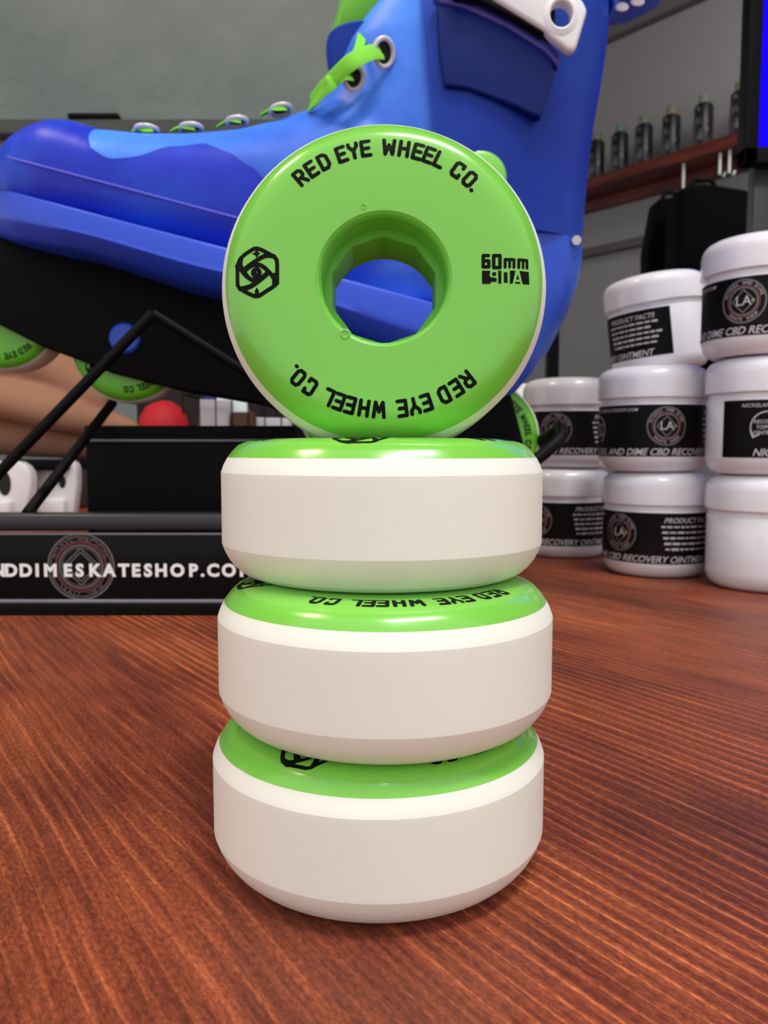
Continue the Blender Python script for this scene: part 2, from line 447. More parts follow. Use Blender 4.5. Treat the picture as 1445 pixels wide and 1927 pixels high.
def wheel_size():
    q = lambda pts: [(17.3 + (x - 200) / 126, 4.35 - (y - 205) / 133) for x, y in pts]
    o = [ribbon(q([(360, 247), (240, 247), (240, 515), (365, 515), (365, 372), (240, 372)]), .62, sub=.4), ribbon(q([(475, 250), (475, 530), (615, 530), (615, 250)]), .64, close=True)]
    for a, b, c in ((730, 832, 930), (1040, 1140, 1232)):
        o += [ribbon(q([(a, 520), (a, 340), (c, 340), (c, 520)]), .55), ribbon(q([(b, 340), (b, 520)]), .5)]
    for pts in ([(210, 605), (400, 605), (385, 700), (400, 755), (540, 775), (540, 865), (410, 870), (405, 915), (215, 915)], [(440, 640), (528, 640), (528, 725), (440, 725)],
                [(575, 600), (645, 605), (645, 910), (580, 910)], [(700, 640), (780, 640), (788, 890), (702, 890)], [(835, 600), (965, 600), (900, 910), (835, 910)],
                [(1015, 680), (1050, 805), (978, 805)], [(965, 860), (1065, 860), (1080, 905), (950, 905)], [(1055, 600), (1275, 610), (1290, 910), (1130, 910)]):
        o.append(poly2(q(pts)))
    return merge(*o)
def on_wheel(p, eps=0.04):
    return [(x, y, surf_z(math.hypot(x, y)) + eps) for x, y in p[0]], p[1]

def bore(n=10):
    """hub: bearing seats at both ends, ten-sided core between"""
    N = 80; rings = []
    def poly(r_in, a):
        k = 2 * PI / n; t = (a % k) - k / 2
        return r_in / math.cos(t)
    prof = [('c', 12.1, 12.5), ('c', 11.6, 12.1), ('c', 11.25, 11.4), ('c', 11.1, 5.2), ('c', 10.95, 5.0), ('p', 9.75, 5.0), ('p', 9.6, 4.7), ('p', 9.6, -4.7), ('c', 11.0, -5.0), ('c', 11.1, -12.0), ('c', 12.1, -12.5)]
    for ty, r, z in prof:
        rings.append([((r if ty == 'c' else poly(r, 2 * PI * i / N + .3)) * math.cos(2 * PI * i / N), (r if ty == 'c' else poly(r, 2 * PI * i / N + .3)) * math.sin(2 * PI * i / N), z) for i in range(N)])
    return loft(rings, cap=False)

def make_wheel(label, group=None):
    t = thing('skate_wheel', (0, 0, 0), label, 'wheel', group)
    link_mesh('tire', *lathe(PROFW, 160), M_tire, t, sharp=12)
    link_mesh('side_face', *lathe(PROF[1:], 160), M_green, t, sharp=40)
    link_mesh('hub', *bore(), M_core, t, sharp=22)
    for word in wheel_text(): link_mesh('lettering', *on_wheel(word), M_ink, t, smooth=False)
    link_mesh('eye_emblem', *on_wheel(wheel_emblem()), M_ink, t, smooth=False)
    link_mesh('size_mark', *on_wheel(wheel_size()), M_ink, t, smooth=False)
    for x, y, r in ((-3.6, 12.7, .42), (-6.9, -9.9, .75)):
        vs, fs = lathe([(0.02, .0), (r * .6, .02), (r * .85, .09), (r, .12), (r * 1.25, .0)], 20)
        link_mesh('moulding_dimple', [(a + x, b + y, c + 12.5) for a, b, c in vs], fs, M_core, t)
    return t
def copy_tree(o, parent=None):
    c = o.copy(); COL.objects.link(c); c.parent = parent
    if parent is not None: c.matrix_parent_inverse = o.matrix_parent_inverse
    for ch in o.children: copy_tree(ch, c)
    return c

w4 = make_wheel('white wheel with green top face at the bottom of the stack, standing on the table', None)
w3 = copy_tree(w4); w3['label'] = 'white wheel second from the bottom of the stack, black lettering along its green top edge'
w2 = copy_tree(w4); w2['label'] = 'white wheel third from the bottom, lying flat directly under the upright green wheel'
w1 = copy_tree(w4); w1['label'] = 'upright wheel with green side facing us and blue skate visible through its bore'
for x in (w1, w2, w3, w4): x['group'] = 'stack of green and white skate wheels'
w4.location = Vector((-1.0, 0, 12.5)) * S; w4.rotation_euler = (0, 0, math.radians(63))
w3.location = Vector((0.2, 0.4, 37.55)) * S; w3.rotation_euler = (0, 0, math.radians(14))
w2.location = Vector((-0.4, 8.2, 62.6)) * S; w2.rotation_euler = (0, math.radians(0.35), math.radians(84))
w1.location = Vector((0.0, 13.6, 75.1 + 27.5)) * S; w1.rotation_euler = (math.radians(85.5), 0, 0)

# ------------------------------------------------------------------ ointment jars
JR = 31.0
def seal(parts, x, y, r, big=False):
    """round shop seal: rings, lettering on the ring, diamond, LA"""
    parts['d'].append(move2(ring2(r * .97, r * .07), x, y)); parts['d'].append(move2(ring2(r * .62, r * .06), x, y))
    parts['r'].append(move2(ring2(r * .70, r * .10), x, y))
    parts['p2'].append(move2(arctext('NICKEL AND DIME', r * .83, r * .2, PI / 2), x, y))
    parts['p'].append(move2(arctext('SKATE SHOP', r * .83, r * .2, -PI / 2, flip=True), x, y))
    parts['d'].append(move2(ribbon([(0, r * .52), (r * .5, 0), (0, -r * .52), (-r * .5, 0)], r * .05, close=True), x, y))
    parts['p'].append(move2(text2d('LA', r * .62, bold=.02), x, y))
    parts['g'].append(move2(disc2(r * .07), x + r * .42, y + r * .02))
def cyl(p, R, eps, zc):
    return [((R + eps) * math.sin(x / R), -(R + eps) * math.cos(x / R), zc + y) for x, y in p[0]], p[1]
def make_jar(label):
    t = thing('ointment_jar', (0, 0, 0), label, 'jar')
    body = [(0.1, 0.9), (19, 0.7), (22, 0), (24.5, 0.2), (27, 1.6), (28.8, 4.0), (29.7, 7.0), (29.9, 9), (29.9, 37.2), (29.3, 38.2), (29.3, 41.2), (27.5, 42)]
    link_mesh('body', *lathe(body, 96), M_jar, t)
    lid = [(27.8, 41.0), (30.7, 41.0), (31, 41.4), (31, 51.0), (30.7, 53.2), (29.9, 55.2), (28.4, 57.0), (26.0, 58.3), (22.5, 59.2), (17, 59.45), (0.1, 59.5)]
    link_mesh('lid', *lathe(lid, 96), M_jar, t)
    s0, s1 = -68.0, 66.0
    n = 72; vs, fs = [], []
    for i in range(n + 1):
        a = (s0 + (s1 - s0) * i / n) / 29.9
        for z in (8.6, 37.0): vs.append((30.0 * math.sin(a), -30.0 * math.cos(a), z))
    for i in range(n): fs.append((2 * i, 2 * i + 2, 2 * i + 3, 2 * i + 1))
    lb = link_mesh('label', vs, fs, M_label, t)
    P = {'d': [], 'r': [], 'p': [], 'p2': [], 'g': []}
    seal(P, 0, 2.6, 10.6)
    P['p'].append(move2(text2d('NICKEL AND DIME CBD RECOVERY OINTMENT', 5.2, shear=.3, bold=.06, space=.98, sx=.98), 1, -11.6))
    P['p2'].append(move2(text2d('NICKELANDDIMESKATESHOP.COM', 2.5, shear=.3, bold=.02, space=1.1), -37, 11.6))
    P['p'].append(move2(text2d('PRODUCT FACTS', 4.0, shear=.3, bold=.05), 41, 10.2))
    rl = random.Random(3)
    for k in range(5):                           # fine print too small to read: broken lines
        x_ = 24 + k * .6; xe = 58 - (k % 2) * 3
        while x_ < xe:
            ln_ = rl.uniform(1.6, 4.6); P['p2'].append(ribbon([(x_, 6.8 - k * 3.1), (x_ + ln_, 6.8 - k * 3.1)], 1.1 + rl.uniform(-.2, .2), cap=False)); x_ += ln_ + .8
    P['p2'].append(move2(ribbon(arc(0, 0, 7.6, -60, 215, 40), .6), -46, 1.0))
    P['p2'].append(move2(ribbon([(-7.6, -1.8), (-6.4, -5.0), (-3.6, -3.6)], .6), -46, 1.0))
    for k, s in enumerate(('RECOVERY', 'TOPICAL', 'OINTMENT')): P['p2'].append(move2(text2d(s, 2.5, bold=.02), -46, 3.6 - k * 2.7))
    for key, m, e, nm in (('d', M_dim, .10, 'seal_ring'), ('r', M_red, .11, 'seal_band'), ('p', M_print, .14, 'print'), ('p2', M_print, .13, 'small_print'), ('g', M_gold, .15, 'seal_dot')):
        vs, fs = cyl(merge(*P[key]), 30.0, e, 22.6)
        link_mesh(nm, vs, fs, m, lb, smooth=False)
    return t
J = at(1234, 1000, 462); J0 = (J.x, J.y)
def jar_xy(px, D): p = at(px, 900, D); return p.x, p.y
jars = [  # px centre, depth of the axis, level, spin (deg, moves label to the left when negative), label
    (1236, 462, 0, -40, 'white jar in the bottom layer, middle column, label reads product facts'),
    (1224, 462, 1, 15, 'white jar in the second layer, middle column, round seal near label centre'),
    (1061, 541, 0, -34, 'white jar in the bottom layer, left column nearest the green wheels'),
    (1068, 541, 1, -16, 'white jar in the second layer, left column, behind the bent black wire'),
    (1447, 414, 0, 150, 'plain-sided white jar in the bottom layer at the right edge, no label showing'),
    (1440, 414, 1, 88, 'white jar at the right edge, second layer, label starting beside blank plastic'),
    (1425, 414, 2, -18, 'topmost white jar at the right edge with dime cbd recovery label'),
]
base_jar = None
for px, D, lv, sp, lab in jars:
    if base_jar is None: base_jar = o = make_jar(lab)
    else: o = copy_tree(base_jar); o['label'] = lab
    x, y = jar_xy(px, D)
    o.location = Vector((x, y, 59.55 * lv)) * S
    o.rotation_euler = (0, 0, math.radians(sp) + math.atan2(-x, y + 142) * 1.0)
    o['group'] = 'stacked ointment jars'
o = copy_tree(base_jar); o['label'] = 'tilted white jar leaning on top of the middle column'; o['group'] = 'stacked ointment jars'
x, y = jar_xy(1232, 512)
o.location = Vector((x + 2, y, 119.1 + 2.4)) * S
o.rotation_euler = (Matrix.Rotation(math.radians(-7), 3, 'Y') @ Matrix.Rotation(math.radians(-130), 3, 'Z')).to_euler()

# ------------------------------------------------------------------ display stand with the shop sign
DS = 342                                      # distance of its front
a = at(-330, 1160, DS); b = at(905, 1160, DS)
st = thing('display_stand', ((a.x + b.x) / 2, a.y + 60, 0), 'long black display stand carrying the blue skate, white web address on its front', 'display stand')
so = st.location / S
def spart(name, part, m, parent=None, smooth=True, origin=None):
    return link_mesh(name, part[0], part[1], m, parent or st, smooth=smooth, origin=so if origin is None else origin)
z = lambda py: at(0, py, DS).z
W = b.x - a.x; cx = (a.x + b.x) / 2
spart('base', rbox((cx, a.y + 5, (z(1163) + z(1133)) / 2), (W, 14, z(1133) - z(1163)), .8), M_blackm)
spart('base_tray', rbox((cx, a.y + 75, 3), (W, 130, 5.6), 1), M_blackm)
spart('sign_panel', rbox((cx, a.y + 3.5, (z(1133) + z(1004)) / 2), (W, 5, z(1004) - z(1133)), .4), M_blackg)
spart('top_rail', rbox((cx, a.y + 9, (z(1000) + z(970)) / 2), (W, 12, z(968) - z(1001)), 1.6), mat('dark_grey_rail', srgb(40, 41, 46), 0.3))
spart('sign_edge', merge(rbox((cx, a.y + .9, z(1005)), (W, .8, .7), 0), rbox((cx, a.y - .4, z(1131)), (W, 2.2, 1.4), .3)), M_edge)
spart('end_cap', rbox((b.x - 1, a.y + 62, 20), (3, 110, 38), 1), M_blackm)
P = {'d': [], 'r': [], 'p': [], 'p2': [], 'g': []}
sc = DS / F_PX
cL = at(151, 1067, DS)
r = 64 * sc
for rr, ww, k in ((.98, .05, 'd'), (.9, .03, 'd'), (.64, .05, 'd'), (.74, .08, 'r'), (.57, .02, 'd')): P[k].append(ring2(r * rr, r * ww))
P['d'].append(arctext('NICKEL AND DIME', r * .84, r * .19, PI / 2)); P['d'].append(arctext('SKATE SHOP', r * .84, r * .2, -PI / 2, flip=True))
for q in (.56, .44): P['d'].append(ribbon([(0, r * q), (r * q, 0), (0, -r * q), (-r * q, 0)], r * .035, close=True))
for k, m, nm in (('d', mat('seal_grey', srgb(104, 96, 98), .5), 'seal_ring'), ('r', M_red, 'seal_band')):
    p = merge(*P[k]); spart(nm, ([(x + cL.x, a.y + .85, y + cL.z) for x, y in p[0]], p[1]), m, smooth=False)
out = []
zl = at(0, 1075, DS).z
msg = 'NICKELANDDIMESKATESHOP.COM'
cxs = {8: 12, 9: 40, 10: 62, 11: 87, 12: 120, 13: 143, 14: 171, 15: 199, 16: 227, 17: 250, 18: 273, 19: 298, 20: 329, 21: 359, 22: 377, 23: 397, 24: 427, 25: 460}
for i, ch in enumerate(msg):
    px = cxs[i] if i in cxs else 13 - (8 - i) * 25
    out.append(move2(text2d(ch, 33 * sc, bold=.045 * 33 * sc), (px - 722.5) * sc, 0))
p = merge(*out); spart('web_address', ([(x, a.y + .8, y + zl) for x, y in p[0]], p[1]), M_whitep, smooth=False)
# black pedestal box standing in the tray
q0 = at(160, 900, 420); q1 = at(553, 900, 420)
pb = thing('pedestal_box', ((q0.x + q1.x) / 2, q0.y + 50, 6), 'plain black box with a pale lid seam standing under the skate', 'box')
po = pb.location / S
zt = at(300, 801, 420).z; ze = at(300, 829, 420).z
link_mesh('body', *rbox((po.x, po.y, (6 + ze) / 2), (q1.x - q0.x, 96, ze - 6), .6), M_blackm, pb, origin=po)
link_mesh('lid', *rbox((po.x, po.y, (zt + ze) / 2), (q1.x - q0.x + 1, 97, zt - ze), .8), M_blackm, pb, origin=po)
link_mesh('lid_seam', *rbox((po.x, po.y, ze), (q1.x - q0.x + 2, 99, 1.4), .5), M_edge, pb, origin=po)

# wire supports
def rod(pts, r): return tube(spline(pts, 10), r, 12)
spart('support_rod', tube([at(-60, 950, 350), at(288, 590, 362)], 2.5), M_rod)
spart('support_rod', tube([at(288, 590, 362), at(520, 735, 372)], 2.2), M_rod)
spart('support_rod', tube([at(50, 968, 356), at(212, 758, 430)], 2.6), M_rod)
spart('support_rod', rod([at(880, 975, 372), at(985, 885, 372), at(1030, 848, 374), at(1056, 822, 378), at(1054, 806, 386), at(1030, 822, 400), at(980, 850, 430), at(940, 880, 440)], 3.0), M_rod)

# ------------------------------------------------------------------ the skate
D0 = 415.0                                    # distance of the skate's middle plane
YC = D0 - 142
sk = thing('inline_skate', (at(540, 780, D0).x, YC, 10), 'translucent blue inline skate with green laces, toe raised on the black stand', 'skate')
ko = sk.location / S
def kpart(name, part, m, parent=None, smooth=True, sharp=35):
    return link_mesh(name, part[0], part[1], m, parent or sk, smooth=smooth, sharp=sharp, origin=ko)
def P0(px, py, D=None): p = at(px, py, D0); return p.x, at(px, py, D or D0).z
def sup(a, n): return math.copysign(abs(a) ** (2 / n), a)
soul_top = lambda x: 345 + 0.268 * x
TOP = [(-14, 350), (-6, 330), (10, 300), (35, 268), (65, 242), (100, 224), (130, 216), (165, 220), (215, 236), (300, 244), (380, 243), (460, 233), (520, 215), (590, 188), (640, 160), (700, 150), (1000, 180), (1060, 300), (1085, 400), (1092, 440)]
HW = [(-14, 4), (-8, 11), (5, 20), (30, 29), (80, 38), (150, 44), (240, 48), (400, 49), (600, 44), (800, 40), (960, 37), (1040, 30), (1075, 20), (1092, 6)]
rings = []
for i in range(61):
    x = -14 + (1092 + 14) * (0.5 - 0.5 * math.cos(PI * i / 60))
    yt = interp(TOP, x); yb = soul_top(x) + 30; hw = interp(HW, x)
    if x > 900: yb = interp([(900, 690), (960, 745), (1000, 700), (1030, 652), (1060, 588), (1075, 540), (1092, 470)], x)
    yt = min(yt, yb - 8)
    X, zt_ = P0(x, yt, D0 - 21); _, zb = P0(x, yb, D0 - 40); zm = (zt_ + zb) / 2; hh = (zt_ - zb) / 2
    rg = []
    for k in range(40):
        a_ = 2 * PI * k / 40
        rg.append((X, YC + hw * sup(math.cos(a_), 2.2), zm + hh * sup(math.sin(a_), 2.2 if math.sin(a_) > 0 else 4)))
    rings.append(rg)
foot = loft(rings)
# overlay that wraps the toe and the lower flanks
ov = []
OVB = [(-14, 0), (203, 0), (218, 14), (230, 72), (262, 88), (311, 82), (360, 64), (418, 62), (462, 84), (498, 120), (536, 165)]
for i in range(70):
    x = -13.8 + 549 * (0.5 - 0.5 * math.cos(PI * i / 69)) if i < 69 else 535
    yt = interp(TOP, x); yb = soul_top(x) + 30; hw = interp(HW, x); X, zt_ = P0(x, yt, D0 - 21); _, zb = P0(x, yb, D0 - 40)
    zm = (zt_ + zb) / 2; hh = (zt_ - zb) / 2; dp = interp(OVB, x)
    f_ = max(-.95, min(1, 1 - 2 * dp / max(60, (yb - yt)))); th = math.asin(math.copysign(abs(f_) ** 1.1, f_)) if f_ < 1 else PI / 2
    def pt(a_, k): return (X, YC + (hw + k) * sup(math.cos(a_), 2.2), zm + (hh + k) * sup(math.sin(a_), 2.2 if math.sin(a_) > 0 else 4))
    A_ = [min(-1.3 + 2.88 * q / 20, th) for q in range(21)]; k_ = .7 if x > 0 else .5
    ov.append(([pt(q, k_) for q in A_], [pt(PI - q, k_) for q in A_]))
# ankle shaft, ring by ring upwards
SHAFT = [(-130, 760, 1122, 36), (-60, 745, 1130, 36), (0, 712, 1128, 37), (30, 692, 1125, 37), (70, 662, 1121, 37), (110, 640, 1112, 38), (160, 628, 1100, 38), (210, 600, 1090, 38.5), (270, 560, 1080, 39), (350, 560, 1076, 40), (450, 560, 1074, 40), (540, 580, 1066, 40), (590, 620, 1030, 36)]
def shaft_ring(y, xl, xr, hw, n=48, off=0.0, th0=0, th1=2 * PI, closed=True):
    A = P0(xl, y); B = P0(xr, y); c = (A[0] + B[0]) / 2; h = (B[0] - A[0]) / 2 + off; zz = A[1]
    m = n if closed else n + 1
    return [(c + h * sup(math.cos(th0 + (th1 - th0) * k / n), 2.3), YC + (hw + off) * sup(math.sin(th0 + (th1 - th0) * k / n), 2.3), zz) for k in range(m)]
shaft = loft([shaft_ring(*s) for s in SHAFT])
raw = link_mesh('tmp', *merge(foot, shaft), M_boot)
md = raw.modifiers.new('r', 'REMESH'); md.mode = 'VOXEL'; md.voxel_size = 1.6 * S
sm = raw.modifiers.new('s', 'SMOOTH'); sm.iterations = 14; sm.factor = 0.6
dg = bpy.context.evaluated_depsgraph_get(); dg.update()
ev = raw.evaluated_get(dg); me = ev.to_mesh()
svs = [tuple(v.co / S) for v in me.vertices]; sfs = [tuple(p.vertices) for p in me.polygons]
ev.to_mesh_clear(); bpy.data.objects.remove(raw)
shell = kpart('boot_shell', (svs, sfs), M_boot, sharp=60)

kpart('toe_cap', merge(([p for o_ in ov for p in o_[0]], [(i * 21 + k, i * 21 + k + 1, i * 21 + 22 + k, i * 21 + 21 + k) for i in range(69) for k in range(20)]),
                       ([p for o_ in ov for p in o_[1]], [(i * 21 + k, i * 21 + k + 1, i * 21 + 22 + k, i * 21 + 21 + k) for i in range(69) for k in range(20)])), M_toe, sharp=60)
# toe-cap line and the thin moulded line along the shell
def on_side(px, py, hw): return at(px, py, D0 - hw)
def nearhw(x): return interp(HW, x)
def flank(px, py):
    """point on the near flank of the foot seen at px,py"""
    D = D0 - 40
    for _ in range(6):
        X = at(px, py, D).x; Z = at(px, py, D).z; x = 722.5 + (X / D0) * F_PX
        yt = min(interp(TOP, x), soul_top(x) + 22); yb = soul_top(x) + 30; hw = interp(HW, x)
        zt_ = at(0, yt, D0 - 21).z; zb = at(0, yb, D0 - 40).z; u = min(.98, abs((Z - (zt_ + zb) / 2) / ((zt_ - zb) / 2)))
        e = 2.2 if Z > (zt_ + zb) / 2 else 4
        D = D0 - (hw + .9) * (1 - u ** e) ** (1 / 2.2)
    return at(px, py, D)
kpart('moulded_line', tube([flank(px, 292 + px * .265) for px in range(14, 470, 12)], .55, 8), mat('pale_violet_line', srgb(88, 92, 214), .4))
# soul plate
rings = []
SB = [(-30, 420), (0, 442), (130, 462), (415, 543), (900, 700), (945, 748), (970, 740), (1000, 703), (1020, 672), (1040, 640)]
SW = [(-30, 12), (-10, 26), (30, 38), (120, 48), (230, 53), (400, 54), (700, 48), (900, 44), (980, 34), (1020, 24), (1040, 10)]
for i in range(49):
    x = -30 + 1070 * i / 48
    yt = soul_top(x) + (6 if x > 0 else 20); yb = interp(SB, x); hw = interp(SW, x)
    X, z1 = P0(x, yt, D0 - hw); _, z0 = P0(x, yb, D0 - hw)
    X = at(x, 500, D0 - hw * .9).x
    rg = []
    for f, g in ((1.0, 0.985), (0.93, 1.0), (0.55, .975), (0.42, .99), (0.36, .97), (0.1, .86), (0.0, .78)):
        rg.append((X, YC - hw * g, z0 + (z1 - z0) * f))
    for f, g in reversed(((1.0, 0.985), (0.93, 1.0), (0.55, .975), (0.42, .99), (0.36, .97), (0.1, .86), (0.0, .78))):
        rg.append((X, YC + hw * g, z0 + (z1 - z0) * f))
    rings.append(rg)
kpart('soul_plate', loft(rings), M_soul, sharp=50)

# cuff: open collar around the back of the ankle
CU = [(-120, 800, 1140, 42), (-60, 796, 1140, 42.5), (0, 792, 1139, 43), (60, 796, 1134, 43), (130, 802, 1124, 43), (200, 810, 1112, 43), (280, 818, 1103, 43.5), (360, 832, 1096, 44), (440, 850, 1090, 44)]
outer, inner = [], []
for y_, xf, xr, hw in CU:
    xl = interp([(s[0], s[1]) for s in SHAFT], y_)
    c = (P0(xl, y_)[0] + P0(xr, y_)[0]) / 2; h = (P0(xr, y_)[0] - P0(xl, y_)[0]) / 2; zz = P0(xl, y_, D0 - hw * .7)[1]
    xe = at(xf, y_, D0 - hw).x; cs = max(-.98, min(.98, (xe - c) / h)); th = math.acos(math.copysign(abs(cs) ** 1.15, cs))
    n = 40
    outer.append([(c + h * sup(math.cos(t), 2.3), YC + hw * sup(math.sin(t), 2.3), zz) for t in [-th + 2 * th * k / n for k in range(n + 1)]])
    inner.append([(c + (h - 3.5) * sup(math.cos(t), 2.3), YC + (hw - 3.2) * sup(math.sin(t), 2.3), zz) for t in [-th + 2 * th * k / n for k in range(n + 1)]])
kpart('cuff', loft([o_ + i_[::-1] for o_, i_ in zip(outer, inner)]), M_cuff, sharp=40)
hwc = D0 - 43.6
def poly(pts, D): return [(at(x, y, D).x, at(x, y, D).z) for x, y in pts]
ypl = at(900, 100, hwc).y
kpart('cuff_panel', prism(poly([(822, 6), (870, 12), (950, 48), (1018, 92), (1040, 118), (1042, 150), (1016, 226), (960, 200), (880, 170), (836, 165), (826, 100)], hwc), ypl - 2.2, ypl + 4, 1.4), M_panel)
kpart('cuff_rim', prism(poly([(812, -2), (872, 2), (955, 38), (1028, 84), (1052, 112), (1048, 134), (1022, 104), (948, 58), (868, 22), (826, 14)], hwc), ypl - 3.4, ypl + 3, 1.2), mat('violet_blue_rim', srgb(48, 42, 134), .35))
# axle bolt low on the back of the cuff
kpart('pivot_bolt', tube([at(1085, 452, D0 - 20), at(1085, 452, D0 - 27)], 2.2, 16), M_white)
c_ = at(905, 332, hwc)
vs, fs = lathe([(0.1, 3.5), (8, 3.2), (11, 2), (12, 0)], 40)
kpart('cuff_bolt', ([(a_ + c_.x, c_.y - z_ + 1.5, b_ + c_.z) for a_, b_, z_ in vs], fs), M_green)

# tongue and liner at the top
kpart('tongue', loft([shaft_ring(y_, xl, xr, hw) for y_, xl, xr, hw in ((190, 640, 760, 14), (150, 622, 770, 18), (125, 616, 780, 20), (100, 613, 790, 21), (84, 615, 790, 22), (80, 618, 786, 21))]), M_cuff)
kpart('liner', loft([shaft_ring(y_, xl, xr, hw) for y_, xl, xr, hw in ((100, 626, 780, 16), (76, 621, 780, 20.5), (30, 636, 810, 24), (-60, 652, 860, 27), (-140, 670, 900, 28))]), M_liner)
# eyelets and laces
def eyelet_axes(tilt):
    if tilt > .5: return Vector((math.cos(tilt), 0, math.sin(tilt))), Vector((-math.sin(tilt) * .55, -.5, math.cos(tilt) * .75)).normalized()
    return Vector((math.cos(tilt), 0, math.sin(tilt))), Vector((-math.sin(tilt) * .3, -.93, .02 + .25 * tilt)).normalized()
def eyelet(px, py, D, tilt, r=4.6):
    c = at(px, py, D); n = 28; pts = []
    ax, ay = eyelet_axes(tilt)
    for k in range(n):
        t = 2 * PI * k / n; pts.append(c + ax * r * math.cos(t) * 1.0 + ay * r * math.sin(t))
    return tube(pts, 1.15, 8, close=True)
EY = [(722, 99, 376, 1.0, 5.4), (666, 146, 378, .7, 4.8), (528, 207, 392, .25, 4.8), (446, 229, 392, .12, 4.6), (360, 241, 392, .05, 4.8), (276, 244, 392, 0, 5.0)]
def band(pts, wd, th=.9, up=(0, 0, 1), nrm=None):
    """flat lace swept through pts"""
    pts = spline(pts, 8); vs, fs = [], []
    for i, p in enumerate(pts):
        t = (pts[min(i + 1, len(pts) - 1)] - pts[max(i - 1, 0)]).normalized()
        n_ = Vector(nrm if nrm else (0, -.8, .6)); s_ = t.cross(n_).normalized(); n_ = s_.cross(t).normalized()
        hw = wd / 2 * (1 if not isinstance(wd, list) else 1)
        for u, v in ((-1, 0), (-.6, 1), (0, .6), (.6, 1), (1, 0), (.6, -1), (0, -.6), (-.6, -1)):
            vs.append(tuple(p + s_ * hw * u + n_ * th * .5 * v))
    for i in range(len(pts) - 1):
        for k in range(8): fs.append((i * 8 + k, i * 8 + (k + 1) % 8, (i + 1) * 8 + (k + 1) % 8, (i + 1) * 8 + k))
    fs.append(tuple(range(8))); fs.append(tuple(range(len(pts) * 8 - 8, len(pts) * 8)))
    return vs, fs
for e in EY:
    kpart('eyelet', eyelet(*e), M_eyelet)
    c = at(e[0], e[1], e[2] + 1.2)
    vs, fs = lathe([(.05, 0), (e[4] * .8, 0)], 20)
    ax, ay = eyelet_axes(e[3])
    kpart('eyelet_shade_disc', ([tuple(c + ax * x_ + ay * y_) for x_, y_, _ in vs], fs), M_dark)  # flat dark disc paints the shaded inside of the eyelet
kpart('lace', band([at(716, 98, 374), at(696, 99, 370), at(662, 116, 366), at(632, 142, 370), at(604, 170, 378), at(586, 192, 386)], 8.0, 1.4, nrm=(0, -1, .15)), M_lace)
kpart('lace', band([at(658, 141, 378), at(640, 141, 374), at(620, 158, 371), at(602, 180, 377), at(584, 200, 386)], 7.5, 1.4, nrm=(0, -1, .3)), M_lace)
kpart('lace', band([at(682, 64, 392), at(676, 88, 384), at(668, 110, 378)], 4.5, nrm=(0, -1, 0)), M_lace)
kpart('lace', band([at(534, 203, 390), at(522, 201, 388), at(510, 207, 395), at(498, 215, 405)], 6.5, 1.4), M_lace)
kpart('lace', band([at(452, 226, 390), at(440, 222, 389), at(428, 228, 396), at(416, 236, 405)], 6.5, 1.4), M_lace)
kpart('lace', band([at(366, 239, 390), at(352, 235, 389), at(340, 238, 395), at(330, 244, 404)], 6.5, 1.4), M_lace)
kpart('lace', band([at(284, 243, 390), at(272, 240, 389), at(258, 243, 400)], 6.5, 1.4), M_lace)

# white buckle receiver with its hole, black strap below, perforated strap behind
DB = D0 - 54; yb_ = at(1000, 0, DB).y
kpart('strap', prism(poly([(838, -70), (852, -4), (900, 4), (960, 34), (1004, 60), (1016, 68), (1034, 60), (1000, 20), (960, -70)], DB + 4), yb_ + 2, yb_ + 8, 1.0), M_blackg)
bo = prism(poly([(868, -60), (928, -4), (1000, 40), (1026, 56), (1034, 66), (1066, 92), (1078, 97), (1086, 86), (1106, 18), (1098, 2), (1080, -20), (1060, -60)], DB), yb_, yb_ + 6, 1.6)
c_ = at(1056, 27, DB)
raw = link_mesh('tmp', *bo, M_white)
vs, fs = lathe([(.05, -20), (5.6, -20), (5.6, 20), (.05, 20)], 40)
cut = link_mesh('tmp2', [(a_ * .88 + c_.x, c_.y - z_, b_ + c_.z) for a_, b_, z_ in vs], fs, M_white)
md = raw.modifiers.new('b', 'BOOLEAN'); md.operation = 'DIFFERENCE'; md.object = cut; md.solver = 'EXACT'
dg = bpy.context.evaluated_depsgraph_get(); dg.update(); ev = raw.evaluated_get(dg); me = ev.to_mesh()
bo = ([tuple(v.co / S) for v in me.vertices], [tuple(p.vertices) for p in me.polygons]); ev.to_mesh_clear()
bpy.data.objects.remove(raw); bpy.data.objects.remove(cut)
bk = kpart('buckle', bo, M_white)
vs, fs = lathe([(5.7, 1.2), (6.4, 2.2), (8.6, .3), (8.6, -.6), (5.7, -.6)], 40, closed=True)
link_mesh('buckle_hole_rim', [(a_ * .88 + c_.x, c_.y - z_ * .4 - .1, b_ + c_.z) for a_, b_, z_ in vs], fs, M_white, bk, origin=ko)
kpart('strap_pad', rbox((c_.x - 5.4, yb_ + 8.2, c_.z), (8.5, 3, 15), 1), M_blackg)
kpart('perforated_strap', prism(poly([(1120, -60), (1132, 60), (1146, 34), (1190, 26), (1248, -4), (1262, -40), (1262, -60)], D0 + 6), YC - 16, YC + 16, 2), M_soul)
for px, py in ((1170, 12), (1200, 2), (1143, -12), (1222, -14)):
    c = at(px, py, D0 + 6 - 16.6); vs, fs = lathe([(.05, .3), (2.6, .2), (3.2, -.4)], 18)
    kpart('strap_dot', ([(a_ * 1.1 + c.x, c.y - z_, b_ * .7 + c.z) for a_, b_, z_ in vs], fs), M_white)

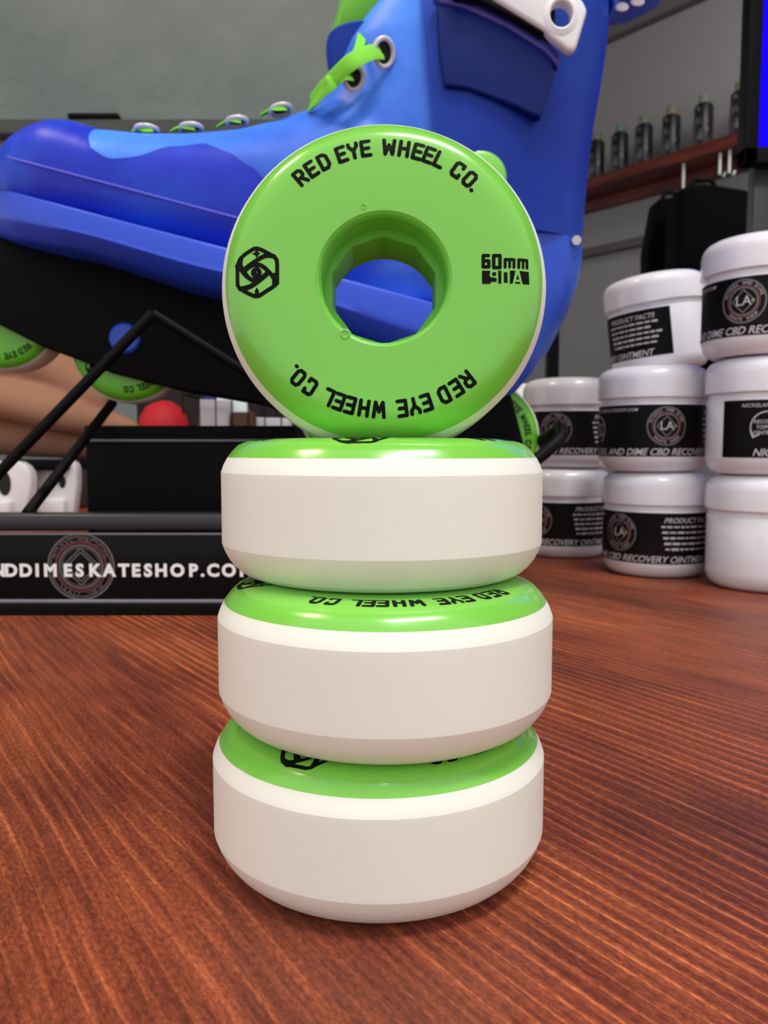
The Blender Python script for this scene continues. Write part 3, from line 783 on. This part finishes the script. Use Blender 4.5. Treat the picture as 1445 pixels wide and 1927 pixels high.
# frame and its wheels
fr = poly([(-60, 420), (0, 436), (130, 452), (415, 535), (900, 680), (960, 735), (990, 850), (960, 865), (860, 850), (800, 822), (700, 812), (600, 800), (520, 772), (480, 757), (332, 733), (212, 703), (143, 676), (80, 653), (0, 612), (-60, 590)], D0 - 17)
kpart('frame', prism(fr, YC - 17, YC + 17, 1.5), M_frame)
wc = [(-4, 583), (237, 645), (668, 762), (908, 826)]
for k, (px, py) in enumerate(wc):
    X, Z_ = at(px, py, D0 - 12).x, at(px, py, D0 - 12).z
    M = Matrix.Translation((X, YC, Z_)) @ Matrix.Rotation(PI / 2, 4, 'X') @ Matrix.Rotation(.7 * k, 4, 'Z')
    MD = M
    wr = kpart('small_wheel', tx(lathe([(8, 12.5)] + PROF[2:] , 64), M), mat('green_wheel_%d' % k, srgb(96, 178, 40), .3) if k == 0 else bpy.data.materials['green_wheel_0'])
    link_mesh('wheel_tread', *tx(lathe(PROFW, 64), M), M_tire, wr, origin=ko)
    link_mesh('wheel_print', *tx(on_wheel(merge(move2(wheel_emblem(), 2, 0), *wheel_text()), .12), M), M_ink, wr, smooth=False, origin=ko)
c_ = at(235, 637, D0 - 17)
vs, fs = lathe([(.1, 2.2), (6.5, 2), (7.6, 1), (7.8, 0)], 32)
kpart('axle_cap', ([(a_ + c_.x, c_.y - z_, b_ + c_.z) for a_, b_, z_ in vs], fs), mat('blue_cap', srgb(24, 70, 190), .4))

# ------------------------------------------------------------------ things behind the stand on the table
# two white frames standing on the table at the left
def white_frame(px0, px1, pyt, D, label):
    p0 = at(px0, 900, D); p1 = at(px1, 900, D); zt_ = at(px0, pyt, D).z; w_ = p1.x - p0.x
    t = thing('white_bracket', ((p0.x + p1.x) / 2, p0.y, 0), label, 'bracket', 'white brackets behind the stand')
    oo = t.location / S
    R_ = w_ * .22; ol = [(p0.x, 0.3), (p1.x - w_ * .12, 0.3), (p1.x - w_ * .02, zt_ * .45), (p1.x, zt_ * .6), (p1.x, zt_ - R_)]
    ol += [(p1.x - R_ + R_ * math.cos(math.radians(g)), zt_ - R_ + R_ * math.sin(math.radians(g))) for g in (20, 45, 70, 90)] + [(p0.x, zt_)]
    link_mesh('plate', *prism(ol, p0.y - 5, p0.y + 12, 2.5), M_white, t, origin=oo)
    vs, fs = lathe([(.05, 0), (w_ * .09, 0)], 24)
    link_mesh('hole_shade_disc', [(x_ + p1.x - w_ * .36, p0.y - 5.2, y_ * 1.9 + zt_ * .62) for x_, y_, _ in vs], fs, M_dark, t, origin=oo)  # no real opening: the hole's shade is a dark disc on the plate
    link_mesh('foot_block', *rbox(((p0.x + p1.x) / 2 - w_ * .1, p0.y - 8, zt_ * .17), (w_ * .7, 12, zt_ * .32), 3), M_white, t, origin=oo)
    link_mesh('top_pad', *rbox((p1.x + w_ * .05, p0.y + 18, zt_ * .93), (w_ * .7, 10, zt_ * .2), 2), M_frame, t, origin=oo)
white_frame(-75, 62, 868, 800, 'white plastic bracket with an oval hole, cut by the left picture edge behind the stand')
white_frame(74, 147, 866, 830, 'white plastic bracket between the crossing black rod and the black box')
# folded tan cloth: one heap of soft rolls
def roll(pts, rs): return tube(spline(pts, 8), [r_ for r_ in [rs[min(int(i / 8), len(rs) - 1)] + (rs[min(int(i / 8) + 1, len(rs) - 1)] - rs[min(int(i / 8), len(rs) - 1)]) * ((i % 8) / 8) for i in range((len(pts) - 1) * 8 + 1)]], 20)
DC = 980
heap = merge(roll([at(-120, 640, DC), at(20, 665, DC), at(110, 700, DC), at(170, 745, DC), at(190, 770, DC)], [44, 42, 30, 22, 12]),
             roll([at(-120, 740, DC - 10), at(0, 750, DC - 20), at(100, 775, DC - 20), at(190, 795, DC), at(262, 806, DC)], [26, 26, 24, 20, 6]),
             roll([at(-140, 690, DC + 40), at(60, 740, DC + 40), at(180, 800, DC + 30)], [50, 50, 40]),
             roll([at(-140, 800, DC + 20), at(40, 815, DC + 20), at(200, 830, DC + 20)], [30, 30, 24]))
tmp = link_mesh('tmp', *heap, M_tan)
md = tmp.modifiers.new('r', 'REMESH'); md.mode = 'VOXEL'; md.voxel_size = 4 * S
s2 = tmp.modifiers.new('s', 'SMOOTH'); s2.iterations = 6
dg = bpy.context.evaluated_depsgraph_get(); dg.update(); ev = tmp.evaluated_get(dg); me = ev.to_mesh()
hv = [tuple(v.co / S) for v in me.vertices]; hf = [tuple(p.vertices) for p in me.polygons]; ev.to_mesh_clear(); bpy.data.objects.remove(tmp)
tag(link_mesh('folded_cloth', hv, hf, M_tan, sharp=80), 'tan folded cloth heaped behind the black rods under the skate toe', 'cloth')
# dark crate that carries the cloth
c = at(60, 860, DC)
tag(link_mesh('dark_crate', *rbox((c.x, c.y + 10, 26), (at(255, 860, DC).x - at(-170, 860, DC).x, 110, 51), 3), mat('dark_brown_crate', srgb(42, 28, 22), .8)), 'dark brown crate under the tan cloth', 'crate')
# wire basket with small packets
DK = 900
bx0 = at(345, 800, DK); bx1 = at(560, 800, DK)
bs = thing('wire_basket', ((bx0.x + bx1.x) / 2, bx0.y + 50, 0), 'thin black wire basket holding small packets under the skate', 'basket')
oo = bs.location / S
wires = []
for k in range(8):
    x_ = bx0.x + (bx1.x - bx0.x) * k / 7
    wires.append(tube([(x_, bx0.y, 0.8), (x_, bx0.y, at(0, 742, DK).z)], .9, 6))
    wires.append(tube([(x_, bx0.y + 100, 0.8), (x_, bx0.y + 100, at(0, 742, DK).z)], .9, 6))
    wires.append(tube([(x_, bx0.y, 0.8), (x_, bx0.y + 100, .8)], .9, 6))
for zz in (1.2, 40, 80, at(0, 742, DK).z):
    wires.append(tube([(bx0.x, bx0.y, zz), (bx1.x, bx0.y, zz), (bx1.x, bx0.y + 100, zz), (bx0.x, bx0.y + 100, zz)], 1.3, 6, close=True))
link_mesh('wire_mesh', *merge(*wires), M_rod, bs, origin=oo)
def packet(px0, px1, py0, py1, D, dep, m, label, tilt=0.0, b=2.0, name='packet'):
    p0 = at(px0, py1, D); p1 = at(px1, py0, D); c = ((p0.x + p1.x) / 2, p0.y + dep / 2, (p0.z + p1.z) / 2)
    part = rbox((0, 0, 0), (p1.x - p0.x, dep, p1.z - p0.z), b)
    t_ = link_mesh(name, part[0], part[1], m)
    t_.location = Vector(c) * S; t_.rotation_euler = (0, tilt, 0)
    return tag(t_, label, 'packet')
packet(374, 430, 752, 945, DK + 12, 26, mat('pale_grey_packet', srgb(170, 165, 170), .5), 'pale grey packet in the wire basket beside the red ball', .03)
packet(418, 470, 744, 945, DK + 30, 20, mat('white_bright_packet', srgb(222, 232, 236), .4), 'white packet in the middle of the wire basket', -.08)
packet(380, 432, 738, 945, DK + 62, 16, mat('navy_packet', srgb(20, 22, 110), .5), 'navy blue packet standing behind the pale packets', .1)
packet(436, 478, 775, 945, DK + 6, 20, M_brown, 'brown packet in the wire basket, shorter than the white ones')
packet(466, 545, 786, 945, DK + 34, 22, mat('silver_packet', srgb(186, 186, 196), .4), 'silver-white packet at the right end of the wire basket', .02)
c = at(308, 790, 905)
vs, fs = lathe([(0.1, 30), (10, 28.5), (20, 22.5), (27, 12), (29.5, 0), (27, -12), (20, -20), (.1, -22)], 40)
rc = link_mesh('red_cushion', [(x_ * .95, y_, z_) for x_, y_, z_ in vs], fs, mat('red_fabric', srgb(180, 12, 24), .7))
rc.location = Vector((c.x, c.y, c.z - 8)) * S; tag(rc, 'bright red rounded pouch behind the black box', 'pouch')
ct = at(308, 850, 905)
tag(link_mesh('black_carton', *rbox((c.x, c.y + 2, (c.z - 30.5) / 2), (62, 60, c.z - 30.5), 1.5), M_blackm), 'low black carton under the red pouch', 'carton')
cc = at(440, 790, 1090)
tag(link_mesh('dark_filler_carton', *rbox((cc.x, cc.y, 80), (230, 120, 159), 3), mat('dark_filler_card', srgb(30, 22, 20), .9)), 'dark brown carton added behind the wire basket to darken the gap', 'carton')  # added to block the pale wall and darken the view past the basket
# white card standing in for a bright light spot, with a red packet
packet(968, 992, 722, 990, 640, 10, mat('light_spot_white', srgb(255, 255, 250), .3), 'white card standing in for a bright light spot left of the jars', 0.0, .6)
packet(950, 985, 762, 1000, 628, 8, mat('red_card', srgb(120, 30, 34), .5), 'dark red card in front of the white light-spot card', 0.0, .6)

# black item on the wall rail
c = at(175, 233, 1462)
tag(link_mesh('black_pouch', *rbox((c.x, 1335, c.z + 14), (92, 34, 10), 4), M_blackm), 'flat black pouch lying on the wall rail behind the toe of the skate', 'pouch')

# ------------------------------------------------------------------ shelf with spray cans on the right wall
ZS = at(1322, 262, 2880).z
sh = thing('wall_shelf', along(0, 80, ZS - 20), 'long red-stained wooden shelf with spray cans high on the right wall', 'shelf')
link_mesh('board', *wbox(-1500, 1700, 0, 168, ZS - 42, ZS), M_shelf, sh, origin=sh.location / S, smooth=False)
link_mesh('cleat', *wbox(-1500, 1700, 140, 168, ZS - 84, ZS - 42.5), M_shelf, sh, origin=sh.location / S, smooth=False)
def ray_t(px):
    k = (px - 722.5) / F_PX / (math.cos(PITCH) + 0.46 * math.sin(PITCH))          # X = k*(Y+142)
    n_ = 45.0; o_ = SH - N * n_
    return (k * (o_.y + 142) - o_.x) / (U.x - k * U.y)
caps = [srgb(120, 128, 104), srgb(110, 128, 120), srgb(122, 124, 112), srgb(128, 124, 108), srgb(118, 130, 116), srgb(112, 116, 100)]
where = ['leftmost spray can on the shelf, beside the skate cuff', 'second spray can from the left on the shelf', 'third spray can from the left on the shelf', 'fourth spray can from the left, orange ring under its cap', 'fifth spray can from the left on the shelf', 'rightmost spray can, beside the dark monitor edge']
for k, px in enumerate((1122, 1166, 1211, 1262, 1322, 1390)):
    t_ = ray_t(px); p = along(t_, 45, ZS)
    cn = thing('spray_can', p, 'dark speckled ' + where[k], 'spray can', 'spray cans on the wall shelf')
    link_mesh('body', *lathe([(.1, 1), (30, 1), (32, 0), (33, 2), (33, 138), (32, 141), (29, 146), (22, 152), (18, 153)], 32), M_can, cn)
    link_mesh('cap', *lathe([(19, 150), (19, 178), (17, 183), (12, 185), (.1, 185)], 28), mat('can_cap', caps[k], .6), cn)
    if k == 3: link_mesh('colour_ring', *lathe([(28, 146), (24, 152), (20, 154)], 28), mat('orange_ring', srgb(176, 110, 70), .6), cn)
# hooks under the shelf
for k, (px, py) in enumerate(((1286, 345), (1355, 312), (1373, 309))):
    p = at(px, py, 2900); t_ = ray_t(px); q = along(t_, 20, 0)
    D_ = q.y + 142; p = at(px, py - 14, D_); p2 = at(px, py + 16, D_)
    tag(link_mesh('hook', *tube([(p.x, p.y, ZS - 42), (p.x, p.y, p2.z), (p.x + 14, p.y, p2.z - 8), (p.x + 20, p.y, p2.z + 6)], 5, 8), M_whitep),
        ['white hook under the shelf above the black bags', 'left one of the two white hooks close together under the shelf', 'white hook under the shelf nearest the monitor'][k], 'hook', 'white shelf hooks')
# black bags hanging below
def bag(pxs, D, label, depth=120):
    pts = [(at(x, y, D).x, at(x, y, D).z) for x, y in pxs]; y0 = at(0, 0, D).y
    b_ = thing('black_bag', ((pts[0][0] + pts[-1][0]) / 2, y0, min(q[1] for q in pts)), label, 'bag', 'black bags hanging below the shelf')
    oo = b_.location / S
    link_mesh('bag_body', *prism(pts, y0, y0 + depth, 14), mat('black_bag_cloth', srgb(9, 9, 16), .9, spec=.1), b_, origin=oo)
    tp = max(pts, key=lambda q: q[1])
    link_mesh('bag_strap', *tube([(tp[0] - 40, y0 + 40, tp[1] - 30), (tp[0] - 20, y0 + 40, tp[1] + 20), (tp[0] + 30, y0 + 40, tp[1] + 18), (tp[0] + 60, y0 + 40, tp[1] - 40)], 8, 8), M_blackm, b_, origin=oo)
bag([(1280, 352), (1330, 343), (1412, 356), (1412, 700), (1276, 700), (1274, 500)], 2300, 'large black bag hanging behind the upper right jars')
bag([(1238, 372), (1272, 368), (1276, 470), (1276, 700), (1222, 700), (1220, 470)], 2450, 'narrow black bag hanging left of the large one', 90)

# monitor at the right edge
DM = 1300
mt = thing('monitor', (at(1500, 800, DM).x, at(0, 0, DM).y, 0), 'black-framed monitor with a solid blue screen at the top right edge', 'monitor')
oo = mt.location / S
L0 = at(1404, 0, DM).x; S0 = at(1430, 0, DM).x; zb_ = at(1430, 282, DM).z; zf = at(1430, 312, DM).z; ym = at(0, 0, DM).y
hi = at(1430, -420, DM).z; xr = L0 + 560
link_mesh('bezel', *merge(rbox(((L0 + S0) / 2, ym, (hi + zf) / 2), (S0 - L0, 30, hi - zf), 2), rbox(((L0 + xr) / 2, ym, (zf + zb_) / 2), (xr - L0, 30, zb_ - zf), 2),
                          rbox(((L0 + xr) / 2, ym, hi + 12), (xr - L0, 30, 24), 2), rbox((xr + 10, ym, (hi + zf) / 2), (20, 30, hi - zf), 2), rbox(((L0 + xr) / 2, ym + 16, (hi + zf) / 2), (xr - L0 - 6, 8, hi - zf - 4), 1)), M_blackm, mt, origin=oo)
link_mesh('screen', *rbox(((S0 + xr) / 2, ym + 2, (hi + zb_) / 2), (xr - S0 - .5, 8, hi - zb_ - .5), .3), M_screen, mt, origin=oo)
link_mesh('support_post', *rbox((at(1424, 500, DM + 30).x + 20, ym + 34, zf / 2 + 15), (66, 26, zf + 29), 3), mat('dark_grey_post', srgb(46, 45, 48), .5), mt, origin=oo)

# black upright seen between the boot heel and the jars
p = at(1039, 650, 2300)
tag(link_mesh('black_upright', *rbox((p.x, p.y, (p.z + 40 - 900) / 2 + 60), (34, 34, p.z + 40 + 900 + 120), 2), M_blackm), 'black upright post standing against the far wall behind the jars', 'post')
